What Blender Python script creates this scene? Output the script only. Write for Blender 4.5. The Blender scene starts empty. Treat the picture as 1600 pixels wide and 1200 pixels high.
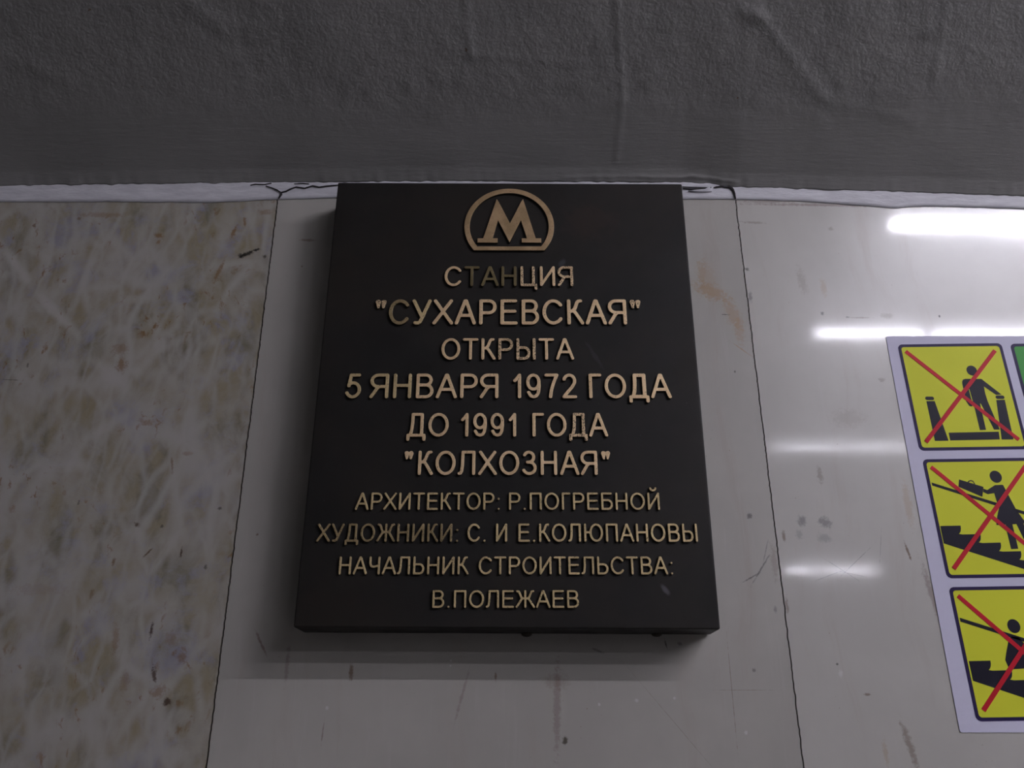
import bpy, bmesh, math, random
import numpy as np
from mathutils import Vector, Matrix, noise

# ------------------------------------------------------------------ camera, world, exposure
CAM_Z = 1.55                                    # eye height above the floor
F_PX = 1340.0
PITCH = math.atan(F_PX / 3193.0)
sc = bpy.context.scene
cam_d = bpy.data.cameras.new('camera')
cam_d.sensor_width = 36.0
cam_d.lens = F_PX / 1600.0 * 36.0
cam_d.clip_start = 0.02
cam = bpy.data.objects.new('camera', cam_d)
sc.collection.objects.link(cam)
cam.location = (0.0, -1.1, CAM_Z)
cam.rotation_euler = (math.pi / 2 + PITCH, 0, 0)
sc.camera = cam

world = bpy.data.worlds.new('world')
sc.world = world
world.use_nodes = True
world.node_tree.nodes['Background'].inputs[0].default_value = (1.0, 0.98, 0.92, 1)
world.node_tree.nodes['Background'].inputs[1].default_value = 0.03
LAMP = 155.0                                     # brightness of the fluorescent tubes
LAMP_COLOUR = (0.905, 0.885, 1.0, 1)

vs = sc.view_settings
vs.view_transform = 'Standard'
vs.look = 'None'
vs.exposure = 0.0
vs.gamma = 1.0
vs.use_curve_mapping = False

col = sc.collection
rnd = random.Random(5)

# ------------------------------------------------------------------ helpers
def link(name, me, mats=(), parent=None):
    o = bpy.data.objects.new(name, me)
    for m in (mats if isinstance(mats, (list, tuple)) else (mats,)):
        me.materials.append(m)
    col.objects.link(o)
    if parent:
        o.parent = parent
    return o

def mesh_of(bm, smooth=False):
    me = bpy.data.meshes.new('mesh')
    bmesh.ops.recalc_face_normals(bm, faces=bm.faces)
    bm.to_mesh(me); bm.free()
    if smooth:
        for p in me.polygons: p.use_smooth = True
    return me

def empty(name, loc=(0, 0, 0), parent=None):
    o = bpy.data.objects.new(name, None)
    o.empty_display_size = 0.05
    col.objects.link(o); o.location = loc
    if parent: o.parent = parent
    return o

def tag(o, label=None, cat=None, group=None, kind=None):
    if label: o['label'] = label
    if cat: o['category'] = cat
    if group: o['group'] = group
    if kind: o['kind'] = kind
    return o

def add_box(bm, x0, x1, y0, y1, z0, z1, bev=0.0, seg=2):
    m = Matrix.Translation(((x0 + x1) / 2, (y0 + y1) / 2, (z0 + z1) / 2)) @ Matrix.Diagonal((x1 - x0, y1 - y0, z1 - z0, 1))
    r = bmesh.ops.create_cube(bm, size=1.0, matrix=m)
    if bev:
        es = list({e for v in r['verts'] for e in v.link_edges})
        bmesh.ops.bevel(bm, geom=es, offset=bev, segments=seg, affect='EDGES', profile=0.6)

def add_tube_x(bm, x0, x1, y, z, r, n=20):
    m = Matrix.Translation(((x0 + x1) / 2, y, z)) @ Matrix.Rotation(math.pi / 2, 4, 'Y')
    bmesh.ops.create_cone(bm, segments=n, radius1=r, radius2=r, depth=x1 - x0, cap_ends=True, matrix=m)

def outline_mesh(loops, y_back, y_front, bevel=0.0, holes_filled=False):
    """Flat outlines in (x, z), extruded from y_back to y_front (towards the viewer = smaller y)."""
    cu = bpy.data.curves.new('c', 'CURVE')
    cu.dimensions = '2D'; cu.fill_mode = 'BOTH'
    half = abs(y_back - y_front) / 2
    cu.extrude = max(half - bevel, 0.0)
    cu.bevel_depth = bevel
    cu.bevel_resolution = 1
    if bevel: cu.offset = -bevel
    for lp in loops:
        s = cu.splines.new('POLY')
        s.points.add(len(lp) - 1)
        for p, q in zip(s.points, lp): p.co = (q[0], q[1], 0, 1)
        s.use_cyclic_u = True
    o = bpy.data.objects.new('c', cu)
    col.objects.link(o)
    dg = bpy.context.evaluated_depsgraph_get()
    dg.update()
    me = bpy.data.meshes.new_from_object(o.evaluated_get(dg))
    bpy.data.objects.remove(o); bpy.data.curves.remove(cu)
    yc = (y_back + y_front) / 2
    me.transform(Matrix(((1, 0, 0, 0), (0, 0, -1, yc), (0, 1, 0, 0), (0, 0, 0, 1))))
    me.materials.clear()
    return me

def arc(cx, cy, rx, ry, a0, a1, n=18):
    return [(cx + rx * math.cos(math.radians(a0 + (a1 - a0) * i / n)),
             cy + ry * math.sin(math.radians(a0 + (a1 - a0) * i / n))) for i in range(n + 1)]

def interp(pts, x):
    return float(np.interp(x, [p[0] for p in pts], [p[1] for p in pts]))

# ------------------------------------------------------------------ materials
class NT:
    def __init__(self, name):
        self.m = bpy.data.materials.new(name)
        self.m.use_nodes = True
        self.t = self.m.node_tree
        self.b = self.t.nodes['Principled BSDF']
    def n(self, kind, **kw):
        nd = self.t.nodes.new(kind)
        for k, v in kw.items(): setattr(nd, k, v)
        return nd
    def l(self, a, b): self.t.links.new(a, b)
    def set(self, sock, v):
        if hasattr(v, 'is_linked') or isinstance(v, bpy.types.NodeSocket): self.l(v, sock)
        elif isinstance(v, (tuple, list)):
            sock.default_value = tuple(v) + ((1.0,) if len(v) == 3 and sock.type == 'RGBA' else ())
        else: sock.default_value = v
    def coords(self): return self.n('ShaderNodeTexCoord').outputs['Object']
    def mapping(self, vec, loc=(0, 0, 0), rot=(0, 0, 0), scale=(1, 1, 1), kind='POINT'):
        m = self.n('ShaderNodeMapping', vector_type=kind)
        self.l(vec, m.inputs[0]); m.inputs[1].default_value = loc; m.inputs[2].default_value = rot; m.inputs[3].default_value = scale
        return m.outputs[0]
    def noise(self, vec, scale, detail=4, rough=0.5, dist=0.0, colour=False):
        m = self.n('ShaderNodeTexNoise')
        self.l(vec, m.inputs['Vector']); m.inputs['Scale'].default_value = scale
        m.inputs['Detail'].default_value = detail; m.inputs['Roughness'].default_value = rough; m.inputs['Distortion'].default_value = dist
        return m.outputs[1 if colour else 0]
    def ramp(self, v, a, b, lo=0.0, hi=1.0):
        m = self.n('ShaderNodeMapRange', interpolation_type='SMOOTHSTEP')
        self.l(v, m.inputs[0])
        for i, q in enumerate((a, b, lo, hi)): m.inputs[i + 1].default_value = q
        return m.outputs[0]
    def math(self, op, a, b=0.0):
        m = self.n('ShaderNodeMath', operation=op)
        self.set(m.inputs[0], a); self.set(m.inputs[1], b)
        return m.outputs[0]
    def vmath(self, op, a, b=None):
        m = self.n('ShaderNodeVectorMath', operation=op)
        self.set(m.inputs[0], a)
        if b is not None: self.set(m.inputs[1], b)
        return m.outputs['Value' if op in ('LENGTH', 'DOT_PRODUCT') else 'Vector']
    def mix(self, f, a, b):
        m = self.n('ShaderNodeMix', data_type='RGBA')
        self.set(m.inputs[0], f); self.set(m.inputs[6], a); self.set(m.inputs[7], b)
        return m.outputs[2]
    def bump(self, h, strength, dist):
        m = self.n('ShaderNodeBump')
        m.inputs['Strength'].default_value = strength; m.inputs['Distance'].default_value = dist
        self.l(h, m.inputs['Height']); self.l(m.outputs[0], self.b.inputs['Normal'])
    def warp(self, vec, scale, amount):
        c = self.noise(vec, scale, 3, colour=True)
        d = self.vmath('SUBTRACT', c, (0.5, 0.5, 0.5))
        s = self.n('ShaderNodeVectorMath', operation='SCALE'); self.l(d, s.inputs[0]); s.inputs['Scale'].default_value = amount
        return self.vmath('ADD', vec, s.outputs[0])
    def stain(self, base, vec, wob, x, z, rx, rz, ang, colour, strength, soft=0.55):
        """one mark with a shape of its own at (x, z) on the wall"""
        p = self.mapping(vec, (x, 0, z), (0, math.radians(ang), 0), (rx, 1000.0, rz), 'TEXTURE')
        ln = self.math('ADD', self.vmath('LENGTH', p), wob)
        f = self.ramp(ln, 1.0, soft * 0.5, 0.0, strength)
        return self.mix(f, base, colour)

def simple(name, colour, rough=0.5, metal=0.0, spec=0.5, var=0.0, scale=60):
    t = NT(name)
    if var:
        v = t.coords()
        f = t.noise(v, scale, 4)
        c = t.mix(t.ramp(f, 0.3, 0.7), tuple(c * (1 - var) for c in colour), tuple(min(c * (1 + var), 1) for c in colour))
        t.l(c, t.b.inputs['Base Color'])
    else:
        t.b.inputs['Base Color'].default_value = colour + (1,)
    t.b.inputs['Roughness'].default_value = rough
    t.b.inputs['Metallic'].default_value = metal
    t.b.inputs['Specular IOR Level'].default_value = spec
    return t.m

BROWN = (0.16, 0.085, 0.04)
RUST = (0.22, 0.11, 0.035)
ORANGE = (0.42, 0.27, 0.13)
RED = (0.20, 0.11, 0.10)
BLACK = (0.02, 0.018, 0.016)
GREY = (0.14, 0.13, 0.13)

# marks: x, z above eye height, half sizes (m), angle, colour, strength
CENTRE_MARKS = [
    (0.286, 0.628, 0.018, 0.045, -8, (0.44, 0.36, 0.27), 0.5),
    (0.290, 0.607, 0.040, 0.016, 25, ORANGE, 0.50), (0.318, 0.570, 0.014, 0.036, -15, ORANGE, 0.45),
    (0.325, 0.545, 0.010, 0.030, 0, ORANGE, 0.35), (0.279, 0.640, 0.008, 0.030, 0, ORANGE, 0.30), (0.325, 0.515, 0.026, 0.0014, 40, ORANGE, 0.5),
    (0.308, 0.570, 0.008, 0.0012, 3, BLACK, 0.7), (0.312, 0.480, 0.0018, 0.003, 0, BLACK, 0.6),
    (0.310, 0.275, 0.0045, 0.006, 20, GREY, 0.75), (0.306, 0.196, 0.018, 0.0013, -28, GREY, 0.8),
    (0.318, 0.206, 0.030, 0.0016, -55, GREY, 0.75), (0.326, 0.228, 0.022, 0.001, -72, GREY, 0.5),
    (0.063, 0.004, 0.0045, 0.006, 8, (0.05, 0.04, 0.02), 0.8), (0.054, 0.04, 0.006, 0.075, 2, RED, 0.35),
    (0.054, 0.07, 0.02, 0.014, 0, BROWN, 0.22), (-0.196, 0.080, 0.0035, 0.014, 0, BROWN, 0.7),
    (-0.31, 0.115, 0.022, 0.0022, 60, RED, 0.6), (-0.275, 0.09, 0.0035, 0.030, 0, RED, 0.35), (-0.06, 0.055, 0.0025, 0.04, 15, RED, 0.35),
    (-0.02, 0.076, 0.002, 0.008, 0, BROWN, 0.7), (-0.225, 0.012, 0.0012, 0.018, 3, RED, 0.5),
    (0.190, 0.113, 0.0016, 0.009, -10, BLACK, 0.7), (0.207, 0.114, 0.004, 0.003, 0, GREY, 0.6), (0.105, 0.106, 0.010, 0.002, 20, GREY, 0.5),
    (0.266, 0.06, 0.0007, 0.09, 0, BROWN, 0.4), (0.19, 0.028, 0.10, 0.0006, 50, BROWN, 0.30), (0.28, 0.06, 0.05, 0.0006, 0, BROWN, 0.35),
    (0.295, 0.083, 0.003, 0.003, 0, GREY, 0.6), (0.33, 0.155, 0.003, 0.006, 0, GREY, 0.5), (0.335, 0.215, 0.006, 0.03, 0, BROWN, 0.3),
    (-0.33, 0.25, 0.002, 0.002, 0, BROWN, 0.6), (-0.31, 0.65, 0.002, 0.002, 0, BROWN, 0.6), (-0.305, 0.695, 0.016, 0.003, 0, BROWN, 0.5),
    (-0.075, 0.094, 0.0016, 0.0016, 0, (0.8, 0.8, 0.8), 0.7), (-0.075, 0.088, 0.0016, 0.0016, 0, (0.8, 0.8, 0.8), 0.6),
    (-0.222, 0.040, 0.003, 0.003, 0, (0.7, 0.7, 0.7), 0.6), (0.15, 0.048, 0.003, 0.003, 0, (0.7, 0.7, 0.7), 0.6), (0.105, 0.044, 0.0024, 0.0024, 0, (0.7, 0.7, 0.7), 0.6),
    (0.278, 0.012, 0.003, 0.003, 0, (0.7, 0.7, 0.7), 0.6), (0.196, 0.051, 0.0024, 0.0024, 0, (0.7, 0.7, 0.7), 0.6),
]
RIGHT_MARKS = [
    (0.378, 0.268, 0.008, 0.009, 0, GREY, 0.55), (0.408, 0.266, 0.012, 0.009, 25, GREY, 0.55), (0.404, 0.245, 0.012, 0.008, 20, GREY, 0.30),
    (0.372, 0.250, 0.006, 0.008, 0, GREY, 0.3), (0.509, 0.228, 0.0022, 0.016, -12, BROWN, 0.75), (0.530, 0.170, 0.006, 0.055, -8, RED, 0.45),
    (0.470, -0.002, 0.006, 0.035, -12, BROWN, 0.50), (0.54, 0.10, 0.005, 0.05, -6, RED, 0.30), (0.52, 0.29, 0.007, 0.04, 0, ORANGE, 0.35),
    (0.447, 0.572, 0.004, 0.0035, 0, GREY, 0.8), (0.483, 0.566, 0.004, 0.002, 0, BLACK, 0.6), (0.500, 0.565, 0.022, 0.0016, 0, BROWN, 0.4),
    (0.540, 0.568, 0.012, 0.006, 0, BROWN, 0.3), (0.615, 0.567, 0.002, 0.0025, 0, BLACK, 0.8), (0.480, 0.715, 0.005, 0.005, 0, BROWN, 0.3),
    (0.365, 0.726, 0.024, 0.003, 4, BROWN, 0.35), (0.425, 0.625, 0.008, 0.03, -5, BROWN, 0.22), (0.455, 0.615, 0.006, 0.02, 0, ORANGE, 0.3),
    (0.515, 0.468, 0.006, 0.005, 0, BROWN, 0.35), (0.57, 0.457, 0.005, 0.003, 0, BROWN, 0.4), (0.46, 0.41, 0.03, 0.018, 0, BROWN, 0.16),
    (0.42, 0.205, 0.035, 0.0006, 35, GREY, 0.55), (0.44, 0.215, 0.04, 0.0006, -40, GREY, 0.5), (0.43, 0.20, 0.025, 0.0006, 12, GREY, 0.5),
    (0.405, 0.198, 0.03, 0.0006, -20, GREY, 0.5), (0.475, 0.235, 0.0006, 0.03, 12, GREY, 0.4), (0.352, 0.248, 0.003, 0.010, 0, BROWN, 0.6),
    (0.346, 0.60, 0.004, 0.012, 0, GREY, 0.55), (0.346, 0.645, 0.004, 0.004, 0, BLACK, 0.6), (0.398, 0.09, 0.002, 0.002, 0, BLACK, 0.7),
    (0.40, 0.079, 0.005, 0.005, 0, (0.75, 0.73, 0.72), 0.5), (0.43, 0.055, 0.006, 0.002, 0, BROWN, 0.6), (0.44, -0.01, 0.004, 0.02, 0, ORANGE, 0.35),
    (0.41, 0.33, 0.005, 0.016, 0, BROWN, 0.35), (0.345, 0.16, 0.003, 0.014, 0, BROWN, 0.5),
    (0.50, 0.757, 0.20, 0.0035, 1, RED, 0.5), (0.39, 0.764, 0.06, 0.004, 0, RED, 0.4),
]
PALE_VEINS = [
    (-0.735, 0.655, 0.060, 0.012, 50, (0.52, 0.50, 0.48), 0.75), (-0.655, 0.570, 0.075, 0.011, 42, (0.52, 0.50, 0.48), 0.7), (-0.56, 0.475, 0.06, 0.016, 40, (0.50, 0.48, 0.46), 0.5),
    (-0.69, 0.66, 0.014, 0.085, -8, (0.50, 0.48, 0.46), 0.5), (-0.625, 0.64, 0.008, 0.08, 6, (0.50, 0.48, 0.46), 0.45), (-0.50, 0.52, 0.012, 0.07, 28, (0.50, 0.48, 0.46), 0.5),
    (-0.55, 0.40, 0.05, 0.012, -35, (0.50, 0.48, 0.46), 0.45), (-0.60, 0.345, 0.07, 0.014, 5, (0.50, 0.48, 0.46), 0.4), (-0.46, 0.50, 0.008, 0.05, 20, (0.48, 0.46, 0.45), 0.5),
]
LEFT_MARKS = [
    (-0.402, 0.668, 0.007, 0.006, 0, BLACK, 0.9),
    (-0.392, 0.672, 0.016, 0.0045, -30, BLACK, 0.92), (-0.381, 0.678, 0.008, 0.003, -15, BLACK, 0.85), (-0.367, 0.667, 0.004, 0.004, 0, BLACK, 0.7),
    (-0.418, 0.710, 0.004, 0.016, 15, RUST, 0.75), (-0.404, 0.728, 0.003, 0.012, -10, RUST, 0.65), (-0.432, 0.640, 0.004, 0.028, 16, RUST, 0.65),
    (-0.530, 0.703, 0.010, 0.006, 20, RUST, 0.7), (-0.528, 0.692, 0.004, 0.006, 0, RUST, 0.6), (-0.548, 0.49, 0.010, 0.014, 0, RUST, 0.6), (-0.555, 0.515, 0.016, 0.012, 0, RUST, 0.4),
    (-0.448, 0.130, 0.0032, 0.012, 0, (0.05, 0.025, 0.02), 0.85), (-0.436, 0.078, 0.004, 0.013, -15, (0.06, 0.03, 0.02), 0.8), (-0.415, 0.047, 0.008, 0.006, 0, (0.06, 0.03, 0.02), 0.85),
    (-0.428, 0.058, 0.012, 0.010, 0, RUST, 0.5), (-0.405, 0.098, 0.008, 0.010, 0, RUST, 0.5), (-0.425, 0.226, 0.002, 0.009, 0, (0.06, 0.03, 0.02), 0.85),
    (-0.468, 0.226, 0.010, 0.002, -50, (0.10, 0.05, 0.02), 0.8), (-0.488, 0.263, 0.005, 0.004, 20, (0.07, 0.04, 0.02), 0.8), (-0.455, 0.261, 0.003, 0.003, 0, BLACK, 0.6),
    (-0.391, 0.208, 0.003, 0.004, 0, BLACK, 0.6), (-0.383, 0.285, 0.004, 0.003, 0, BLACK, 0.7), (-0.510, 0.215, 0.003, 0.006, 0, BROWN, 0.7), (-0.42, 0.12, 0.012, 0.012, 0, RUST, 0.30),
    (-0.49, 0.12, 0.006, 0.022, -8, RUST, 0.4), (-0.455, 0.345, 0.002, 0.016, -12, BROWN, 0.6), (-0.50, 0.405, 0.014, 0.006, 15, RUST, 0.45),
    (-0.655, 0.733, 0.004, 0.004, 0, BROWN, 0.6), (-0.72, 0.720, 0.004, 0.005, 0, BROWN, 0.7), (-0.77, 0.69, 0.018, 0.006, 30, RUST, 0.6), (-0.79, 0.70, 0.02, 0.02, 0, RUST, 0.4),
    (-0.62, 0.74, 0.05, 0.006, 0, RUST, 0.35), (-0.375, 0.745, 0.014, 0.008, 0, RUST, 0.4), (-0.68, 0.49, 0.003, 0.004, 0, BLACK, 0.6),
    (-0.70, 0.468, 0.02, 0.001, 3, BLACK, 0.5), (-0.57, 0.292, 0.002, 0.004, 0, BLACK, 0.5), (-0.70, 0.30, 0.016, 0.012, 10, BROWN, 0.25), (-0.6, 0.18, 0.05, 0.01, 0, RUST, 0.15),
    (-0.47, 0.07, 0.008, 0.014, 0, RUST, 0.35), (-0.40, 0.045, 0.006, 0.005, 0, RUST, 0.5), (-0.53, 0.175, 0.004, 0.008, 0, BROWN, 0.5), (-0.437, 0.36, 0.010, 0.004, 0, RUST, 0.35),
]

def marble_plain(name, base, warm, marks, seed):
    t = NT(name)
    v = t.mapping(t.coords(), (seed * 3.1, seed, -CAM_Z))
    v0 = t.mapping(t.coords(), (0, 0, -CAM_Z))
    w = t.warp(v, 3.0, 0.10)
    c = t.mix(t.ramp(t.noise(w, 4.0, 5, 0.6), 0.35, 0.7), tuple(b * 0.93 for b in base), tuple(min(b * 1.05, 1) for b in base))
    streak = t.noise(t.mapping(w, (0, 0, 0), (0, 0.06, 0), (16, 1, 1.6)), 1.6, 5, 0.65)        # faint upright veins
    c = t.mix(t.ramp(streak, 0.54, 0.78, 0, 0.40), c, warm)
    fine = t.noise(t.mapping(v, (0, 0, 0), (0, 0.03, 0), (70, 1, 5)), 1.5, 3, 0.6)
    c = t.mix(t.ramp(fine, 0.56, 0.80, 0, 0.16), c, (0.62, 0.60, 0.60))
    speck = t.noise(v, 240, 2, 0.5)
    gate = t.ramp(t.noise(v, 9, 3), 0.5, 0.66)
    c = t.mix(t.math('MULTIPLY', t.ramp(speck, 0.70, 0.77, 0, 0.6), gate), c, BROWN)
    wob = t.math('MULTIPLY', t.math('SUBTRACT', t.noise(v0, 170, 6, 0.75), 0.5), 2.4)
    for mk in marks: c = t.stain(c, v0, wob, *mk)
    t.l(c, t.b.inputs['Base Color'])
    t.b.inputs['Roughness'].default_value = 0.26
    t.b.inputs['IOR'].default_value = 1.5
    t.b.inputs['Coat Weight'].default_value = 0.75
    t.b.inputs['Coat IOR'].default_value = 1.45
    t.l(t.ramp(t.noise(v, 14, 4, 0.6), 0.3, 0.75, 0.05, 0.085), t.b.inputs['Coat Roughness'])
    t.bump(t.noise(v, 3.0, 2), 0.05, 0.004)
    return t.m

def marble_mottled(name, marks):
    t = NT(name)
    v0 = t.mapping(t.coords(), (0, 0, -CAM_Z))
    w = t.warp(t.warp(v0, 6.0, 0.08), 30.0, 0.022)
    tan, grey, blue, pale = (0.315, 0.27, 0.18), (0.195, 0.178, 0.128), (0.285, 0.285, 0.36), (0.45, 0.43, 0.40)
    c = t.mix(t.ramp(t.noise(w, 12, 6, 0.62), 0.36, 0.68), tan, (0.345, 0.32, 0.265))
    wv = t.warp(t.warp(v0, 4.0, 0.07), 28.0, 0.007)
    for loc, rot, stretch, sc_, a, b, k, shade in (((3, 0, 1), 0.35, 0.42, 26, 0.50, 0.66, 0.9, grey), ((8, 0, 4), -0.5, 0.5, 42, 0.54, 0.68, 0.75, (0.26, 0.235, 0.17)), ((1, 0, 6), 0.1, 0.35, 90, 0.55, 0.72, 0.5, (0.25, 0.235, 0.20))):
        c = t.mix(t.ramp(t.noise(t.mapping(w, loc, (0, rot, 0), (1, 1, stretch)), sc_, 6, 0.6), a, b, 0, k), c, shade)
    c = t.mix(t.ramp(t.noise(t.mapping(w, (7, 0, 2)), 13, 7, 0.72), 0.51, 0.63, 0, 0.75), c, blue)
    for loc, rot, scl, wid, k, sc_ in (((0, 0, 0), 0.5, (1, 0.001, 0.6), 0.11, 0.85, 12.0), ((4, 0, 3), -0.5, (1, 0.001, 0.5), 0.13, 0.7, 20.0), ((9, 0, 2), 0.2, (1, 0.001, 0.4), 0.15, 0.55, 33.0)):
        vo = t.n('ShaderNodeTexVoronoi', feature='DISTANCE_TO_EDGE')
        t.l(t.mapping(wv, loc, (0, rot, 0), scl), vo.inputs['Vector']); vo.inputs['Scale'].default_value = sc_
        f = t.math('MULTIPLY', t.ramp(vo.outputs['Distance'], wid, 0.0, 0, k), t.ramp(t.noise(t.mapping(v0, loc), 8, 3), 0.40, 0.60))
        c = t.mix(f, c, pale)
    # soft pale veins crossing at several angles
    for loc, rot, stretch, sc_, wid, k in (((0, 0, 0), 0.75, 0.40, 8, 0.05, 0.5), ((4, 0, 3), -0.55, 0.45, 11, 0.05, 0.45), ((9, 0, 1), 0.15, 0.4, 17, 0.055, 0.35), ((2, 0, 8), -1.2, 0.5, 20, 0.05, 0.3)):
        n_ = t.noise(t.mapping(t.warp(v0, 25, 0.012), loc, (0, rot, 0), (1, 1, stretch)), sc_, 2, 0.45)
        f = t.ramp(t.math('ABSOLUTE', t.math('SUBTRACT', n_, 0.5)), wid, 0.0, 0, k)
        f = t.math('MULTIPLY', f, t.ramp(t.noise(t.mapping(v0, loc), 9, 3), 0.36, 0.56))
        c = t.mix(f, c, pale)
    c = t.mix(t.ramp(t.noise(w, 130, 4, 0.7), 0.40, 0.70, 0, 0.10), c, (0.55, 0.53, 0.50))
    wob = t.math('MULTIPLY', t.math('SUBTRACT', t.noise(v0, 28, 3, 0.5), 0.5), 1.1)
    for mk in PALE_VEINS: c = t.stain(c, v0, wob, *mk, 0.3)
    rs = t.noise(t.mapping(w, (0, 0, 9), (0, 0.2, 0), (1.6, 1, 0.8)), 60, 5, 0.65)
    gate = t.ramp(t.noise(t.mapping(v0, (5, 0, 0)), 8, 4), 0.47, 0.60)
    c = t.mix(t.math('MULTIPLY', t.ramp(rs, 0.57, 0.70, 0, 0.8), gate), c, RUST)
    wob = t.math('MULTIPLY', t.math('SUBTRACT', t.noise(v0, 170, 6, 0.75), 0.5), 3.0)
    for mk in marks: c = t.stain(c, v0, wob, *mk)
    t.l(c, t.b.inputs['Base Color'])
    t.b.inputs['Roughness'].default_value = 0.24
    t.bump(t.noise(v0, 60, 3), 0.08, 0.001)
    return t.m

M = {}
M['marble_centre'] = marble_plain('pale_marble', (0.485, 0.465, 0.425), (0.42, 0.35, 0.30), CENTRE_MARKS, 1.0)
M['marble_right'] = marble_plain('grey_marble', (0.565, 0.545, 0.505), (0.45, 0.38, 0.33), RIGHT_MARKS, 2.0)
M['marble_left'] = marble_mottled('mottled_marble', LEFT_MARKS)
M['mortar'] = simple('mortar', (0.035, 0.028, 0.026), 0.95, var=0.5, scale=200)
M['crack'] = simple('crack_dark', (0.03, 0.026, 0.028), 0.95)

def plaster_strip():
    t = NT('white_plaster')
    v = t.mapping(t.coords(), (0, 0, -CAM_Z))
    c = t.mix(t.ramp(t.noise(t.mapping(v, (0, 0, 0), (0, 0, 0), (1, 1, 5)), 30, 4), 0.3, 0.75), (0.60, 0.59, 0.63), (0.74, 0.73, 0.77))
    t.l(c, t.b.inputs['Base Color']); t.b.inputs['Roughness'].default_value = 0.7
    t.bump(t.noise(t.mapping(v, (0, 0, 0), (0, 0, 0), (1, 1, 3)), 120, 4), 0.35, 0.0012)
    return t.m
M['strip'] = plaster_strip()

def vault_paint():
    t = NT('grey_vault_paint')
    v = t.mapping(t.coords(), (0, 0, -CAM_Z))
    sep = t.n('ShaderNodeSeparateXYZ'); t.l(v, sep.inputs[0])
    c = t.mix(t.ramp(t.noise(v, 7, 5, 0.6), 0.3, 0.7), (0.255, 0.25, 0.242), (0.290, 0.284, 0.274))
    spots = t.ramp(t.noise(v, 85, 2, 0.4), 0.785, 0.82, 0, 0.8)
    c = t.mix(spots, c, BROWN)
    t.l(c, t.b.inputs['Base Color']); t.b.inputs['Roughness'].default_value = 0.62
    t.b.inputs['Specular IOR Level'].default_value = 0.3
    rough_zone = t.ramp(t.math('ADD', sep.outputs[2], t.math('MULTIPLY', t.noise(v, 5, 3), 0.05)), 0.865, 0.935)
    grain = t.noise(t.warp(v, 40, 0.008), 150, 5, 0.6)
    brush = t.noise(t.mapping(t.warp(v, 6, 0.012), (0, 0, 0), (0, 0, 0), (6, 50, 50)), 3.2, 6, 0.7)
    h = t.math('ADD', t.math('MULTIPLY', grain, rough_zone), t.math('MULTIPLY', t.math('MULTIPLY', brush, 0.55), t.math('SUBTRACT', 1.0, rough_zone)))
    h = t.math('ADD', h, t.math('MULTIPLY', t.noise(v, 14, 3), 0.7))
    t.bump(h, 0.52, 0.0022)
    return t.m
M['vault'] = vault_paint()

def bronze_plate():
    t = NT('black_patinated_bronze')
    v = t.coords()
    c = t.mix(t.ramp(t.noise(v, 7, 5, 0.6), 0.35, 0.7), (0.0135, 0.0125, 0.0115), (0.020, 0.0165, 0.0135))
    c = t.mix(t.ramp(t.noise(v, 190, 3), 0.70, 0.80, 0, 0.5), c, (0.05, 0.045, 0.045))
    wob = t.math('MULTIPLY', t.math('SUBTRACT', t.noise(v, 90, 3), 0.5), 1.2)
    for mk in ((0.184, 1.72, 0.010, 0.004, 50, (0.16, 0.15, 0.17), 0.5), (0.07, 2.172, 0.006, 0.010, 30, (0.07, 0.07, 0.08), 0.6),
               (0.11, 2.03, 0.03, 0.004, 60, (0.05, 0.05, 0.055), 0.4), (0.11, 2.24, 0.05, 0.04, 0, (0.035, 0.022, 0.016), 0.5)):
        c = t.stain(c, v, wob, *mk)
    t.l(c, t.b.inputs['Base Color'])
    t.l(t.ramp(t.noise(v, 25, 4), 0.3, 0.7, 0.48, 0.62), t.b.inputs['Roughness'])
    t.b.inputs['Specular IOR Level'].default_value = 0.24
    t.bump(t.noise(v, 260, 3), 0.12, 0.0006)
    return t.m
M['plate'] = bronze_plate()
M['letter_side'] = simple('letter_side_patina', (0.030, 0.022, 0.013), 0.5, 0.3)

def brass(name, a, b, dark, lo, hi):
    t = NT(name)
    v = t.coords()
    c = t.mix(t.ramp(t.noise(v, 45, 4), 0.3, 0.7), a, b)
    pits = t.ramp(t.noise(v, 620, 3, 0.6), lo, hi)
    c = t.mix(pits, c, dark)
    t.l(c, t.b.inputs['Base Color'])
    t.b.inputs['Metallic'].default_value = 0.35
    t.b.inputs['Roughness'].default_value = 0.48
    t.bump(t.noise(v, 500, 3), 0.25, 0.0004)
    return t.m
M['bright'] = brass('polished_brass', (0.84, 0.60, 0.34), (0.96, 0.71, 0.43), (0.16, 0.10, 0.05), 0.60, 0.72)
M['mid'] = brass('aged_brass', (0.60, 0.46, 0.24), (0.76, 0.58, 0.31), (0.10, 0.065, 0.03), 0.58, 0.70)
M['dull'] = brass('dim_reflection_brass', (0.13, 0.10, 0.045), (0.20, 0.155, 0.07), (0.05, 0.035, 0.02), 0.6, 0.72)  # dark colour stands in for the metal's dim reflection on these letters
M['grainy'] = brass('pitted_brass', (0.76, 0.55, 0.32), (0.88, 0.65, 0.39), (0.06, 0.042, 0.025), 0.50, 0.62)
M['mid_dull'] = brass('half_dark_brass', (0.32, 0.24, 0.12), (0.46, 0.345, 0.18), (0.05, 0.035, 0.02), 0.54, 0.68)  # darker brass; on the big initial it paints in a dim reflection
M['emblem'] = brass('brown_brass', (0.40, 0.275, 0.14), (0.56, 0.38, 0.21), (0.13, 0.06, 0.04), 0.60, 0.74)

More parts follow.
